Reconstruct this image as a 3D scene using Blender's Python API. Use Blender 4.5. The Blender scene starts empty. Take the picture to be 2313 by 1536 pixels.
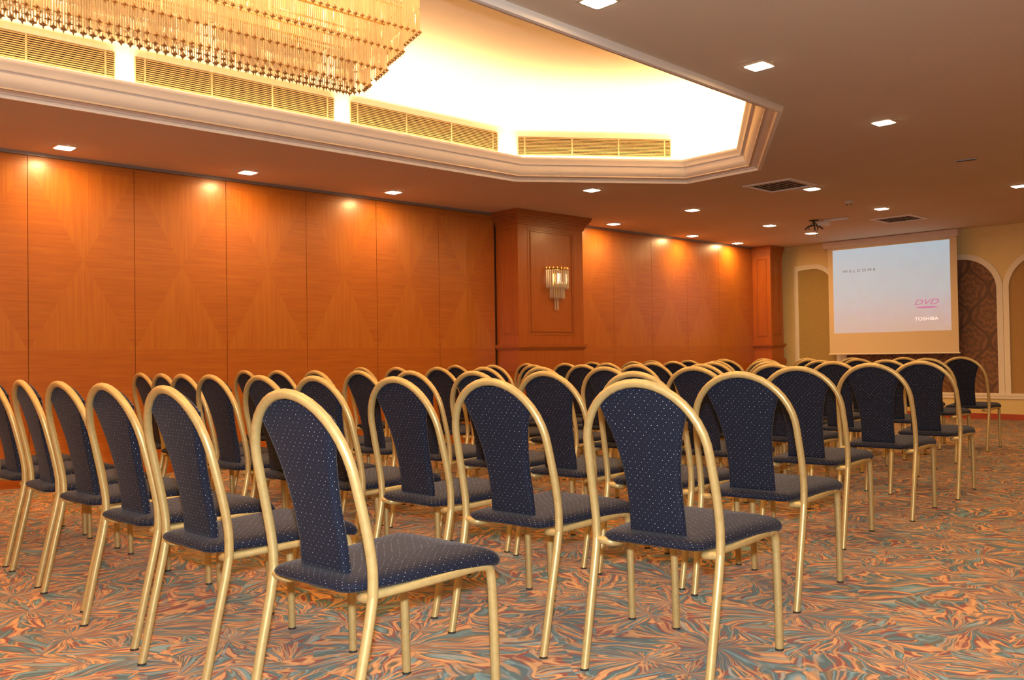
import bpy, bmesh, math, random
from mathutils import Vector, Matrix
import numpy as np
random.seed(7)
PI = math.pi
sc = bpy.context.scene
COL = sc.collection

# ------------------------------------------------------------------ camera
FPX, YAW, PITCH, ROLL, CAM_H = 2037.21, 0.81113, 0.017337, -0.015388, 0.98
fw = Vector((-math.sin(YAW)*math.cos(PITCH), math.cos(YAW)*math.cos(PITCH), math.sin(PITCH)))
rt0 = Vector((math.cos(YAW), math.sin(YAW), 0)); up0 = rt0.cross(fw)
rt = rt0*math.cos(ROLL)+up0*math.sin(ROLL); up = up0*math.cos(ROLL)-rt0*math.sin(ROLL)
cd = bpy.data.cameras.new('camera'); cam = bpy.data.objects.new('camera', cd); COL.objects.link(cam)
cd.sensor_width = 36.0; cd.lens = FPX*36.0/2313.0; cd.clip_start = 0.02
M = Matrix((rt, up, -fw)).transposed().to_4x4(); M.translation = Vector((0, 0, CAM_H)); cam.matrix_world = M
sc.camera = cam

# ------------------------------------------------------------------ world, exposure, main lights
w = bpy.data.worlds.new('world'); sc.world = w; w.use_nodes = True
w.node_tree.nodes['Background'].inputs[0].default_value = (0.02, 0.015, 0.01, 1)
w.node_tree.nodes['Background'].inputs[1].default_value = 0.3
sc.view_settings.view_transform = 'Standard'; sc.view_settings.look = 'None'
sc.view_settings.gamma = 1.0; sc.view_settings.use_curve_mapping = False
sc.view_settings.exposure = 0.0
sc.cycles.max_bounces = 8; sc.cycles.diffuse_bounces = 5; sc.cycles.glossy_bounces = 3
sc.cycles.transmission_bounces = 4; sc.cycles.transparent_max_bounces = 12
sc.cycles.sample_clamp_indirect = 6.0; sc.cycles.use_denoising = True
sc.cycles.caustics_reflective = False; sc.cycles.caustics_refractive = False

H, D, L = 2.66, 7.82, 13.39          # ceiling height, distance to the wood wall, distance to the end wall
XR, YB = 3.2, -5.2                   # right wall, back wall
DOWN_COL = (1.0, 0.57, 0.21); COVE_COL = (1.0, 0.62, 0.30)
DOWN_W, COVE_W, FLASH_W = 14.0, 34.0, 125.0

def area(name, loc, sx, sy, power, color, rot=(0, 0, 0), parent=None, spread=PI):
    l = bpy.data.lights.new(name, 'AREA'); l.shape = 'RECTANGLE'; l.size = sx; l.size_y = sy
    l.energy = power; l.color = color; l.spread = spread
    o = bpy.data.objects.new(name, l); COL.objects.link(o); o.location = loc; o.rotation_euler = rot
    o.parent = parent
    return o
# the camera's own flash, just above the lens
fl = bpy.data.lights.new('camera_flash', 'SPOT'); fl.energy = FLASH_W*4; fl.color = (0.86, 0.93, 1.0); fl.shadow_soft_size = 0.025
fl.spot_size = math.radians(120); fl.spot_blend = 0.8
flo = bpy.data.objects.new('camera_flash', fl); COL.objects.link(flo)
Mf = M.copy(); Mf.translation = Vector((0, 0, CAM_H)) + up*0.13; flo.matrix_world = Mf

# octagonal tray in the ceiling (outer edge of its moulding, counter-clockwise)
TRAY = [(-6.16, 5.90), (-6.27, -1.9), (-5.2, -3.3), (-4.1, -3.3), (-2.93, -1.9), (-3.16, 5.60), (-4.33, 7.27), (-5.17, 7.31)]
def offset_poly(P, d):               # positive d = outwards (P runs counter-clockwise)
    n = len(P); out = []
    for i in range(n):
        a, b, c = Vector(P[i-1]), Vector(P[i]), Vector(P[(i+1) % n])
        t1 = (b-a).normalized(); t2 = (c-b).normalized()
        n1 = Vector((t1.y, -t1.x)); n2 = Vector((t2.y, -t2.x))
        m = (n1+n2); m = m/m.length; k = d/max(0.2, m.dot(n1))
        out.append((b.x+m.x*k, b.y+m.y*k))
    return out
TR_LAMP = offset_poly(TRAY, -0.03)
for i in range(8):
    a, b = Vector(TR_LAMP[i]), Vector(TR_LAMP[(i+1) % 8]); m = (a+b)/2; dv = b-a; ln = dv.length
    ang = math.atan2(dv.y, dv.x)
    o = area('cove_lamp', (m.x, m.y, H+0.05), ln*0.96, 0.04, COVE_W*ln, COVE_COL)
    o.matrix_world = Matrix.Translation((m.x, m.y, H+0.05)) @ Matrix.Rotation(ang, 4, 'Z') @ Matrix.Rotation(PI, 4, 'X') @ Matrix.Rotation(math.radians(32), 4, 'X')

# ------------------------------------------------------------------ node helpers
class NT:
    def __init__(s, name):
        s.m = bpy.data.materials.new(name); s.m.use_nodes = True; s.t = s.m.node_tree
        s.b = s.t.nodes['Principled BSDF']; s.out = s.t.nodes['Material Output']
    def n(s, typ, ins=None, **props):
        nd = s.t.nodes.new('ShaderNode'+typ)
        for k, v in props.items(): setattr(nd, k, v)
        for k, v in (ins or {}).items(): s.set(nd.inputs[k], v)
        return nd
    def set(s, sock, v):
        if isinstance(v, bpy.types.NodeSocket): s.t.links.new(v, sock)
        elif isinstance(v, bpy.types.Node): s.t.links.new(v.outputs[0], sock)
        else: sock.default_value = v
    def math(s, op, a, b=0.0, c=0.0, clamp=False):
        nd = s.n('Math', {0: a, 1: b, 2: c}, operation=op); nd.use_clamp = clamp; return nd.outputs[0]
    def vmath(s, op, a, b=(0, 0, 0), scale=1.0):
        nd = s.n('VectorMath', {0: a, 1: b}, operation=op); nd.inputs[3].default_value = scale if not isinstance(scale, bpy.types.NodeSocket) else 1.0
        if isinstance(scale, bpy.types.NodeSocket): s.t.links.new(scale, nd.inputs[3])
        return nd.outputs['Value'] if op in ('LENGTH', 'DOT_PRODUCT', 'DISTANCE') else nd.outputs['Vector']
    def mix(s, f, a, b, blend='MIX'):
        nd = s.n('Mix', data_type='RGBA', blend_type=blend); s.set(nd.inputs[0], f); s.set(nd.inputs[6], a); s.set(nd.inputs[7], b)
        return nd.outputs[2]
    def ramp(s, f, stops, interp='LINEAR'):
        nd = s.n('ValToRGB', {0: f}); r = nd.color_ramp; r.interpolation = interp
        while len(r.elements) > 1: r.elements.remove(r.elements[-1])
        r.elements[0].position = stops[0][0]; r.elements[0].color = (*stops[0][1], 1)
        for p, c in stops[1:]:
            e = r.elements.new(p); e.color = (*c, 1)
        return nd.outputs[0]
    def noise(s, vec, scale, detail=2.0, rough=0.5, dist=0.0, out=0):
        nd = s.n('TexNoise', {'Vector': vec, 'Scale': scale, 'Detail': detail, 'Roughness': rough, 'Distortion': dist}); return nd.outputs[out]
    def coord(s, which='Object'): return s.n('TexCoord').outputs[which]
    def map(s, vec, scale=(1, 1, 1), loc=(0, 0, 0), rot=(0, 0, 0)):
        return s.n('Mapping', {'Vector': vec, 'Location': loc, 'Rotation': rot, 'Scale': scale}).outputs[0]
    def p(s, **kw):
        for k, v in kw.items(): s.set(s.b.inputs[k.replace('_', ' ')], v)
        return s
    def bump(s, h, strength, dist=0.01):
        s.set(s.b.inputs['Normal'], s.n('Bump', {'Strength': strength, 'Distance': dist, 'Height': h}).outputs[0]); return s

def plain(name, col, rough=0.5, metal=0.0, **kw):
    t = NT(name); t.p(Base_Color=(*col, 1), Roughness=rough, Metallic=metal, **kw); return t.m

def speckled(name, col, var=0.06, rough=0.8, scale=6.0, bump=0.05, **kw):
    t = NT(name); c = t.coord(); f = t.noise(c, scale, 4.0)
    a = tuple(min(1, v*(1+var)) for v in col); b = tuple(v*(1-var) for v in col)
    t.p(Base_Color=t.ramp(f, [(0.3, b), (0.7, a)]), Roughness=rough, **kw)
    t.bump(t.noise(c, 140.0, 2.0), bump, 0.002); return t.m

# --- carpet: fans of feathered strokes, printed in peach, rust, slate and pale blue
def carpet():
    t = NT('carpet'); c0 = t.coord()
    wv = t.vmath('SUBTRACT', t.noise(c0, 2.3, 2.0, out='Color'), (0.5, 0.5, 0.5))
    c = t.vmath('ADD', c0, t.vmath('MULTIPLY', wv, (0.26, 0.26, 0.0)))
    fine = t.vmath('SUBTRACT', t.noise(c0, 17.0, 1.0, out='Color'), (0.5, 0.5, 0.5))
    c = t.vmath('ADD', c, t.vmath('MULTIPLY', fine, (0.016, 0.016, 0.0)))
    def fan(scale, seed, kang, krad):
        sh = t.map(c, loc=(seed, seed*1.7, 0))
        v = t.n('TexVoronoi', {'Vector': sh, 'Scale': scale, 'Randomness': 0.85}, voronoi_dimensions='2D')
        d = t.vmath('SUBTRACT', sh, v.outputs['Position']); d = t.vmath('MULTIPLY', d, (1, 1, 0))
        r = t.vmath('LENGTH', d); nrm = t.vmath('NORMALIZE', d)
        vec = t.n('CombineXYZ', {'Z': t.math('ADD', t.math('MULTIPLY', r, krad), t.math('MULTIPLY', t.n('SeparateColor', {0: v.outputs['Color']}).outputs[0], 31.0))})
        pos = t.vmath('ADD', t.vmath('SCALE', nrm, scale=kang), vec.outputs[0])
        pos2 = t.vmath('ADD', t.vmath('MULTIPLY', t.vmath('SCALE', nrm, scale=kang), (3.0, 3.0, 0.0)), t.vmath('ADD', vec.outputs[0], (0, 0, 7.7)))
        return t.noise(pos, 1.0, 1.5, 0.5), t.noise(pos2, 1.0, 1.0, 0.5)
    a1, b1 = fan(2.0, 3.1, 2.9, 2.2)
    a2, b2 = fan(3.0, 11.7, 2.7, 3.2)
    pick = t.math('GREATER_THAN', t.noise(c, 2.9, 1.0), 0.5)
    fa = t.n('Mix', {0: pick, 2: a1, 3: a2}, data_type='FLOAT').outputs[0]
    fb = t.n('Mix', {0: pick, 2: b1, 3: b2}, data_type='FLOAT').outputs[0]
    big = t.noise(c, 5.0, 1.5)
    fa = t.math('ADD', fa, t.math('MULTIPLY', t.math('SUBTRACT', big, 0.5), 0.5))
    peach = (0.74, 0.38, 0.125); rust = (0.26, 0.048, 0.007); slate = (0.070, 0.13, 0.135); pale = (0.21, 0.38, 0.42)
    olive = (0.13, 0.095, 0.028); sand = (0.30, 0.165, 0.05); brown = (0.18, 0.08, 0.02)
    base = t.ramp(fa, [(0.22, pale), (0.30, slate), (0.36, slate), (0.38, rust), (0.41, rust), (0.43, peach), (0.455, sand), (0.475, olive), (0.49, pale),
                       (0.505, slate), (0.55, slate), (0.565, rust), (0.59, rust), (0.605, peach), (0.64, peach), (0.66, olive), (0.68, slate), (0.74, pale)])
    warm = t.ramp(fb, [(0.30, pale), (0.38, slate), (0.43, olive), (0.50, rust), (0.56, peach), (0.62, peach), (0.66, rust)])
    m1 = t.ramp(fb, [(0.37, (1, 1, 1)), (0.43, (0, 0, 0)), (0.52, (0, 0, 0)), (0.57, (1, 1, 1)), (0.63, (1, 1, 1)), (0.68, (0, 0, 0))])
    col = t.mix(t.math('MULTIPLY', m1, 0.62), base, warm)
    grain = t.noise(c0, 420.0, 1.0)
    col = t.mix(0.25, col, t.mix(1.0, col, t.ramp(grain, [(0.3, (0.55, 0.55, 0.55)), (0.7, (1.0, 1.0, 1.0))]), 'MULTIPLY'))
    t.p(Base_Color=col, Roughness=0.95, Sheen_Weight=0.15); t.b.inputs['Specular IOR Level'].default_value = 0.15
    t.bump(t.noise(c0, 500.0, 1.0), 0.35, 0.003); return t.m

# --- cherry veneer; uv of a panel: u 0..1 across, v in metres from the floor
def veneer(name, mode='panel', tint=1.0):
    t = NT(name)
    dark = (0.31*tint, 0.082*tint, 0.009*tint); mid = (0.405*tint, 0.116*tint, 0.012*tint); lite = (0.48*tint, 0.170*tint, 0.017*tint)
    if mode != 'panel': dark, mid, lite = [(q[0]*1.08, q[1]*0.96, q[2]) for q in (dark, mid, lite)]
    c = t.coord()
    gv = t.noise(t.map(c, (60, 60, 2.2)), 1.0, 4.0, 0.55); gh = t.noise(t.map(c, (3.0, 3.0, 70)), 1.0, 4.0, 0.55)
    cloud = t.noise(c, 1.4, 2.0)
    if mode == 'panel':
        uv = t.n('SeparateXYZ', {0: t.coord('UV')})
        a = t.math('MULTIPLY', t.math('ABSOLUTE', t.math('SUBTRACT', uv.outputs[0], 0.5)), 2.0)
        v = t.math('DIVIDE', t.math('SUBTRACT', uv.outputs[1], 1.08), 1.48)
        b = t.math('MULTIPLY', t.math('ABSOLUTE', t.math('SUBTRACT', v, 0.5)), 2.0)
        inside = t.math('MULTIPLY', t.math('GREATER_THAN', v, 0.0), t.math('LESS_THAN', v, 1.0))
        vert = t.math('MULTIPLY', t.math('GREATER_THAN', b, a), inside)
        # veneer's grain sheen put into the colour: upright triangles lighter, lower ones slightly more
        low = t.math('MULTIPLY', t.math('LESS_THAN', v, 0.5), vert)
        g = t.n('Mix', {0: vert, 2: gh, 3: gv}, data_type='FLOAT').outputs[0]
        g = t.math('ADD', g, t.math('MULTIPLY', vert, 0.13)); g = t.math('ADD', g, t.math('MULTIPLY', low, 0.03))
    elif mode == 'h': g = gh
    else: g = gv
    g = t.math('ADD', t.math('MULTIPLY', g, 0.75), t.math('MULTIPLY', cloud, 0.25))
    col = t.ramp(g, [(0.2, dark), (0.52, mid), (0.85, lite)])
    t.p(Base_Color=col, Roughness=0.36, Coat_Weight=0.35, Coat_Roughness=0.22)
    t.bump(g, 0.04, 0.002); return t.m

def fabric(name):
    t = NT(name); uv = t.coord('UV')
    px = 0.021
    s = t.n('SeparateXYZ', {0: t.vmath('SCALE', uv, scale=1.0/px)})
    def cell(ox):
        fx = t.math('SUBTRACT', t.math('FRACT', t.math('ADD', s.outputs[0], ox)), 0.5)
        fy = t.math('SUBTRACT', t.math('FRACT', t.math('ADD', s.outputs[1], ox)), 0.5)
        return t.math('SQRT', t.math('ADD', t.math('MULTIPLY', fx, fx), t.math('MULTIPLY', fy, fy)))
    d = t.math('MINIMUM', cell(0.0), cell(0.5))
    dot = t.math('LESS_THAN', d, 0.062)
    ring = t.math('LESS_THAN', t.math('ABSOLUTE', t.math('SUBTRACT', d, 0.33)), 0.05)
    weave = t.noise(uv, 900.0, 1.0)
    base = t.ramp(weave, [(0.3, (0.0050, 0.0066, 0.0145)), (0.7, (0.0115, 0.0142, 0.028))])
    base = t.mix(t.math('MULTIPLY', ring, 0.5), base, (0.018, 0.021, 0.040, 1))
    col = t.mix(t.math('MULTIPLY', dot, t.ramp(t.noise(t.vmath('SCALE', uv, scale=70.0), 1.0, 0.0), [(0.38, (0.15, 0.15, 0.15)), (0.62, (1, 1, 1))])), base, (0.42, 0.46, 0.52, 1))
    t.p(Base_Color=col, Roughness=0.72, Sheen_Weight=0.10, Sheen_Roughness=0.4); t.set(t.b.inputs['Sheen Tint'], (0.8, 0.75, 0.78, 1))
    t.b.inputs['Specular IOR Level'].default_value = 0.15
    t.bump(weave, 0.25, 0.001); return t.m

def gold_paint():
    t = NT('champagne_gold_tube'); c = t.coord()
    col = t.ramp(t.noise(c, 60.0, 3.0), [(0.25, (0.50, 0.36, 0.135)), (0.6, (0.57, 0.42, 0.17))])
    t.p(Base_Color=col, Metallic=0.35, Roughness=0.38); return t.m

def damask():
    t = NT('damask_wallpaper'); c = t.n('SeparateXYZ', {0: t.coord()})
    u = t.math('DIVIDE', c.outputs[0], 0.50); v = t.math('DIVIDE', c.outputs[2], 0.72)
    def med(o):
        fu = t.math('MULTIPLY', t.math('SUBTRACT', t.math('FRACT', t.math('ADD', u, o)), 0.5), 2.0)
        fv = t.math('MULTIPLY', t.math('SUBTRACT', t.math('FRACT', t.math('ADD', v, o)), 0.5), 2.0)
        # ogee: width narrows with a cosine towards both ends
        wd = t.math('ADD', 0.5, t.math('MULTIPLY', 0.5, t.math('COSINE', t.math('MULTIPLY', fv, PI))))
        e = t.math('SUBTRACT', wd, t.math('ABSOLUTE', fu))
        rr = t.math('SQRT', t.math('ADD', t.math('MULTIPLY', fu, fu), t.math('MULTIPLY', t.math('MULTIPLY', fv, fv), 2.2)))
        pet = t.math('SINE', t.math('MULTIPLY', t.math('ARCTAN2', fu, fv), 8.0))
        return e, t.math('SINE', t.math('ADD', t.math('MULTIPLY', rr, 17.0), t.math('MULTIPLY', pet, 1.3)))
    e, s = med(0.0); e2, s2 = med(0.5); sel = t.math('GREATER_THAN', e, 0.0)
    e = t.math('MAXIMUM', e, e2); s = t.n('Mix', {0: sel, 2: s2, 3: s}, data_type='FLOAT').outputs[0]
    band = t.math('LESS_THAN', t.math('ABSOLUTE', e), 0.10)
    f = t.math('MAXIMUM', band, 0.0)
    ins = t.math('GREATER_THAN', s, 0.1)
    k = t.math('SUBTRACT', 1.0, f)
    k = t.math('MULTIPLY', k, t.math('ADD', 0.35, t.math('MULTIPLY', ins, 0.65)))
    ns = t.noise(t.coord(), 45.0, 2.0)
    k = t.math('ADD', t.math('MULTIPLY', k, 0.8), t.math('MULTIPLY', t.math('GREATER_THAN', ns, 0.5), 0.18))
    col = t.ramp(k, [(0.1, (0.115, 0.055, 0.03)), (0.9, (0.25, 0.115, 0.05))])
    t.p(Base_Color=col, Roughness=0.6); return t.m

def projected():
    t = NT('projected_picture'); c = t.n('SeparateXYZ', {0: t.coord()})
    v = t.math('DIVIDE', t.math('SUBTRACT', c.outputs[2], 1.24), 1.28)
    u = t.math('DIVIDE', t.math('ADD', c.outputs[0], 6.66), 1.74)
    blot = t.noise(t.map(t.coord(), (1, 1, 1)), 7.0, 3.0, out='Color')
    vv = t.math('ADD', v, t.math('MULTIPLY', t.math('SUBTRACT', t.n('SeparateColor', {0: blot}).outputs[0], 0.5), 0.25))
    col = t.ramp(vv, [(0.0, (0.78, 0.47, 0.34)), (0.22, (0.73, 0.52, 0.48)), (0.45, (0.63, 0.60, 0.60)), (0.68, (0.60, 0.62, 0.64)), (1.0, (0.56, 0.66, 0.74))])
    col = t.mix(0.10, col, blot, 'OVERLAY')
    col = t.mix(t.math('MULTIPLY', t.math('SUBTRACT', 1.0, u), 0.18), col, (0.9, 0.85, 0.8, 1))
    t.p(Base_Color=(0.75, 0.75, 0.75, 1), Roughness=0.9, Emission_Color=col, Emission_Strength=0.70)  # glows by itself in place of projector light falling on the cloth
    t.b.inputs['Base Color'].default_value = (0.12, 0.12, 0.12, 1); return t.m

def emis(name, col, strength):
    t = NT(name); t.p(Base_Color=(*col, 1), Emission_Color=(*col, 1), Emission_Strength=strength, Roughness=0.4); return t.m

def crystal():
    t = NT('crystal_rod'); n = t.t.nodes
    tr = t.n('BsdfTranslucent', {'Color': (1.0, 0.93, 0.72, 1)}); df = t.n('BsdfDiffuse', {'Color': (1.0, 0.9, 0.66, 1)})
    gl = t.n('BsdfGlossy', {'Color': (1.0, 0.88, 0.62, 1), 'Roughness': 0.12}); tp = t.n('BsdfTransparent', {'Color': (1.0, 0.92, 0.72, 1)})
    m1 = t.n('MixShader', {0: 0.45, 1: tr.outputs[0], 2: df.outputs[0]}); m2 = t.n('MixShader', {0: 0.30, 1: m1.outputs[0], 2: gl.outputs[0]})
    m3 = t.n('MixShader', {0: 0.30, 1: m2.outputs[0], 2: tp.outputs[0]}); t.t.links.new(m3.outputs[0], t.out.inputs[0]); return t.m

def clear_crystal():
    t = NT('clear_crystal'); gl = t.n('BsdfGlossy', {'Color': (1.0, 0.95, 0.85, 1), 'Roughness': 0.08}); df = t.n('BsdfTranslucent', {'Color': (1, 0.9, 0.74, 1)})
    dd = t.n('BsdfDiffuse', {'Color': (0.95, 0.85, 0.68, 1)}); tp = t.n('BsdfTransparent')
    m1 = t.n('MixShader', {0: 0.5, 1: df.outputs[0], 2: dd.outputs[0]}); m2 = t.n('MixShader', {0: 0.4, 1: m1.outputs[0], 2: gl.outputs[0]})
    m3 = t.n('MixShader', {0: 0.25, 1: m2.outputs[0], 2: tp.outputs[0]}); t.t.links.new(m3.outputs[0], t.out.inputs[0]); return t.m

MAT = dict(
    carpet=carpet(), panel=veneer('cherry_veneer_panel'), wood_v=veneer('cherry_veneer_upright', 'v', 0.92), wood_h=veneer('cherry_veneer_level', 'h', 0.92),
    wood_trim=veneer('cherry_moulding', 'h', 0.85), fabric=fabric('navy_dotted_fabric'), gold=gold_paint(),
    ceil=speckled('ceiling_paint', (0.70, 0.585, 0.43), 0.02, 0.9, 1.2, 0.03), dome=speckled('tray_paint', (0.74, 0.66, 0.55), 0.02, 0.9, 1.2, 0.02),
    mould=speckled('moulding_paint', (0.90, 0.84, 0.74), 0.02, 0.55, 3.0, 0.02), cream=speckled('cream_wall', (0.78, 0.62, 0.27), 0.03, 0.8, 2.0, 0.04),
    trim=speckled('ivory_trim', (0.86, 0.78, 0.60), 0.02, 0.5, 3.0, 0.02), olive=speckled('olive_cloth', (0.40, 0.28, 0.09), 0.06, 0.9, 30.0, 0.1),
    ochre=speckled('ochre_cloth', (0.44, 0.26, 0.09), 0.05, 0.9, 30.0, 0.1), damask=damask(), redbase=speckled('red_skirting', (0.42, 0.07, 0.03), 0.1, 0.45, 5.0, 0.02),
    screen=speckled('screen_cloth', (0.74, 0.60, 0.37), 0.01, 0.9, 2.0, 0.02), casing=speckled('screen_casing', (0.66, 0.57, 0.47), 0.02, 0.5, 4.0, 0.02), pic=projected(),
    grille=speckled('grille_slat', (0.16, 0.10, 0.04), 0.03, 0.6, 8.0, 0.02), grille_frame=speckled('grille_frame', (0.26, 0.20, 0.11), 0.02, 0.5, 6.0, 0.02),
    foot=plain('dark_rubber', (0.03, 0.025, 0.02), 0.6), gdark=plain('grille_backing', (0.02, 0.013, 0.006), 0.9), dark=plain('dark_void', (0.13, 0.09, 0.055), 0.9), lamp=emis('lamp_glass', (1.0, 0.86, 0.62), 14.0), lampframe=plain('lamp_frame', (0.78, 0.62, 0.42), 0.35, 0.4),
    crystal=crystal(), clear=clear_crystal(), star=plain('brass_star', (0.30, 0.14, 0.035), 0.5, 0.0), brass=plain('polished_brass', (0.85, 0.55, 0.15), 0.22, 1.0),
    black=plain('black_plastic', (0.02, 0.018, 0.016), 0.5), white=plain('white_plastic', (0.78, 0.76, 0.74), 0.4), steel=plain('grey_metal', (0.5, 0.48, 0.46), 0.35, 0.8),
    pinkglow=emis('pink_light', (0.46, 0.17, 0.42), 0.6), greyglow=emis('grey_light', (0.14, 0.13, 0.17), 0.4), whiteglow=emis('white_light', (0.84, 0.74, 0.74), 0.85),  # projected writing, self-glowing in place of projector light
    groove=plain('groove_shadow_gap', (0.10, 0.03, 0.012), 0.8), aluminium=plain('grey_rail', (0.30, 0.27, 0.24), 0.4, 0.6))

# ------------------------------------------------------------------ mesh helpers
class MB:
    def __init__(s): s.v = []; s.f = []; s.uv = []; s.has_uv = False
    def add(s, vs, fs, uvs=None):
        b = len(s.v); s.v += [tuple(v) for v in vs]; s.f += [tuple(i+b for i in f) for f in fs]
        if uvs: s.has_uv = True
        s.uv += list(uvs) if uvs else [(0, 0)]*len(vs)
        return s
    def box(s, a, b):
        (x0, y0, z0), (x1, y1, z1) = a, b
        x0, x1 = min(x0, x1), max(x0, x1); y0, y1 = min(y0, y1), max(y0, y1); z0, z1 = min(z0, z1), max(z0, z1)
        return s.add([(x0, y0, z0), (x1, y0, z0), (x1, y1, z0), (x0, y1, z0), (x0, y0, z1), (x1, y0, z1), (x1, y1, z1), (x0, y1, z1)],
                     [(0, 3, 2, 1), (4, 5, 6, 7), (0, 1, 5, 4), (1, 2, 6, 5), (2, 3, 7, 6), (3, 0, 4, 7)])
    def loft(s, rings, closed=True, cap=True, uvs=None):
        n = len(rings[0]); vs = [p for r in rings for p in r]; fs = []
        for i in range(len(rings)-1):
            for j in range(n if closed else n-1):
                k = (j+1) % n; fs.append((i*n+j, i*n+k, (i+1)*n+k, (i+1)*n+j))
        if cap and closed:
            fs.append(tuple(range(n))[::-1]); fs.append(tuple((len(rings)-1)*n+j for j in range(n)))
        return s.add(vs, fs, [q for r in uvs for q in r] if uvs else None)
    def tube(s, path, r, seg=10, cap=True):
        P = [Vector(p) for p in path]; n = len(P); rings = []
        T = [(P[min(i+1, n-1)]-P[max(i-1, 0)]).normalized() for i in range(n)]
        N = T[0].orthogonal().normalized()
        for i in range(n):
            N = (N - T[i]*N.dot(T[i])).normalized(); B = T[i].cross(N)
            rr = r[i] if isinstance(r, (list, tuple)) else r
            rings.append([P[i]+(N*math.cos(2*PI*j/seg)+B*math.sin(2*PI*j/seg))*rr for j in range(seg)])
        return s.loft(rings, True, cap)
    def build(s, name, mat, parent=None, smooth=None, kind=None, label=None):
        me = bpy.data.meshes.new(name); me.from_pydata(s.v, [], s.f); me.validate()
        bm = bmesh.new(); bm.from_mesh(me); bmesh.ops.recalc_face_normals(bm, faces=bm.faces); bm.to_mesh(me); bm.free()
        if s.has_uv and len(me.vertices) == len(s.uv):
            ul = me.uv_layers.new(name='uv')
            for lp in me.loops: ul.data[lp.index].uv = s.uv[lp.vertex_index]
        if smooth is not None:
            me.shade_smooth(); me.set_sharp_from_angle(angle=math.radians(smooth))
        me.materials.append(MAT[mat] if isinstance(mat, str) else mat)
        o = bpy.data.objects.new(name, me); COL.objects.link(o); o.parent = parent
        if kind: o['kind'] = kind
        if label: o['label'] = label
        return o

def thing(name, label, cat, loc=(0, 0, 0), rz=0.0, group=None):
    o = bpy.data.objects.new(name, None); COL.objects.link(o); o.location = loc; o.rotation_euler = (0, 0, rz)
    o['label'] = label; o['category'] = cat
    if group: o['group'] = group
    return o
def copy_thing(src):                 # a thing with copies of its parts and sub-parts
    r = src.copy(); COL.objects.link(r)
    for a in list(src.children):
        c = a.copy(); COL.objects.link(c); c.parent = r
        for b in list(a.children):
            d = b.copy(); COL.objects.link(d); d.parent = c
    return r
def tag(o, label, cat, group=None):
    o['label'] = label; o['category'] = cat
    if group: o['group'] = group
    return o

# ------------------------------------------------------------------ floor, ceiling, walls
MB().box((-D-0.3, YB-0.2, -0.1), (XR+0.2, L+0.2, 0)).build('floor', 'carpet', kind='structure')

def ceiling():
    hole = offset_poly(TRAY, -0.12); bm = bmesh.new()
    outer = [(-D-0.3, YB-0.2), (XR+0.2, YB-0.2), (XR+0.2, L+0.2), (-D-0.3, L+0.2)]
    def loop(P, z): return [bm.verts.new((x, y, z)) for x, y in P]
    for z in (H, H+0.012):
        es = []
        for P in (outer, hole):
            vs = loop(P, z); es += [bm.edges.new((vs[i], vs[(i+1) % len(vs)])) for i in range(len(vs))]
        bmesh.ops.triangle_fill(bm, use_beauty=True, edges=es)
    vs = [v for v in bm.verts if abs(v.co.z-H) < 1e-6 and any((v.co.xy-Vector(h)).length < 1e-6 for h in hole)]
    for i, h in enumerate(hole):
        k = hole[(i+1) % 8]
        q = [bm.verts.new((h[0], h[1], H)), bm.verts.new((k[0], k[1], H)), bm.verts.new((k[0], k[1], H+0.012)), bm.verts.new((h[0], h[1], H+0.012))]
        bm.faces.new(q)
    bmesh.ops.remove_doubles(bm, verts=bm.verts, dist=1e-5); bmesh.ops.recalc_face_normals(bm, faces=bm.faces)
    me = bpy.data.meshes.new('ceiling'); bm.to_mesh(me); bm.free(); me.materials.append(MAT['ceil'])
    o = bpy.data.objects.new('ceiling', me); COL.objects.link(o); o['kind'] = 'structure'; return o
CEIL = ceiling()

# lit tray: upright frieze, a curved cove and a flat upper ceiling
ZT = 3.50
def tray_shell():
    m = MB(); prof = [(0.08, H+0.012), (0.08, 3.12)]
    for k in range(1, 9):
        a = k/8*PI/2; prof.append((0.08-0.38*(1-math.cos(a)), 3.12+0.38*math.sin(a)))
    rings = [[(x, y, z) for x, y in offset_poly(TRAY, d)] for d, z in prof]
    m.loft(rings, True, False)
    m.add(rings[-1], [tuple(range(8))])
    return m.build('ceiling_tray', 'dome', kind='structure', smooth=40)
tray_shell()
def tray_moulding():
    prof = [(0.0, H+0.001), (0.0, H-0.012), (0.010, H-0.032), (0.016, H-0.037), (0.040, H-0.037), (0.046, H-0.016), (0.058, H-0.014), (0.066, H-0.006)]
    for k in range(0, 7):
        a = k/6*PI/2; prof.append((0.066+0.10*math.sin(a), H-0.006+0.10*(1-math.cos(a))))
    prof += [(0.176, H+0.095), (0.182, H+0.10), (0.190, H+0.102), (0.193, H+0.094), (0.198, H+0.103), (0.205, H+0.122), (0.220, H+0.134), (0.226, H+0.146),
             (0.226, H+0.158), (0.205, H+0.160), (0.13, H+0.02)]
    rings = [[(x, y, z) for x, y in offset_poly(TRAY, -d)] for d, z in prof]
    return MB().loft(rings, True, False).build('trim_1', 'mould', kind='structure', smooth=35)
tray_moulding()

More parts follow.
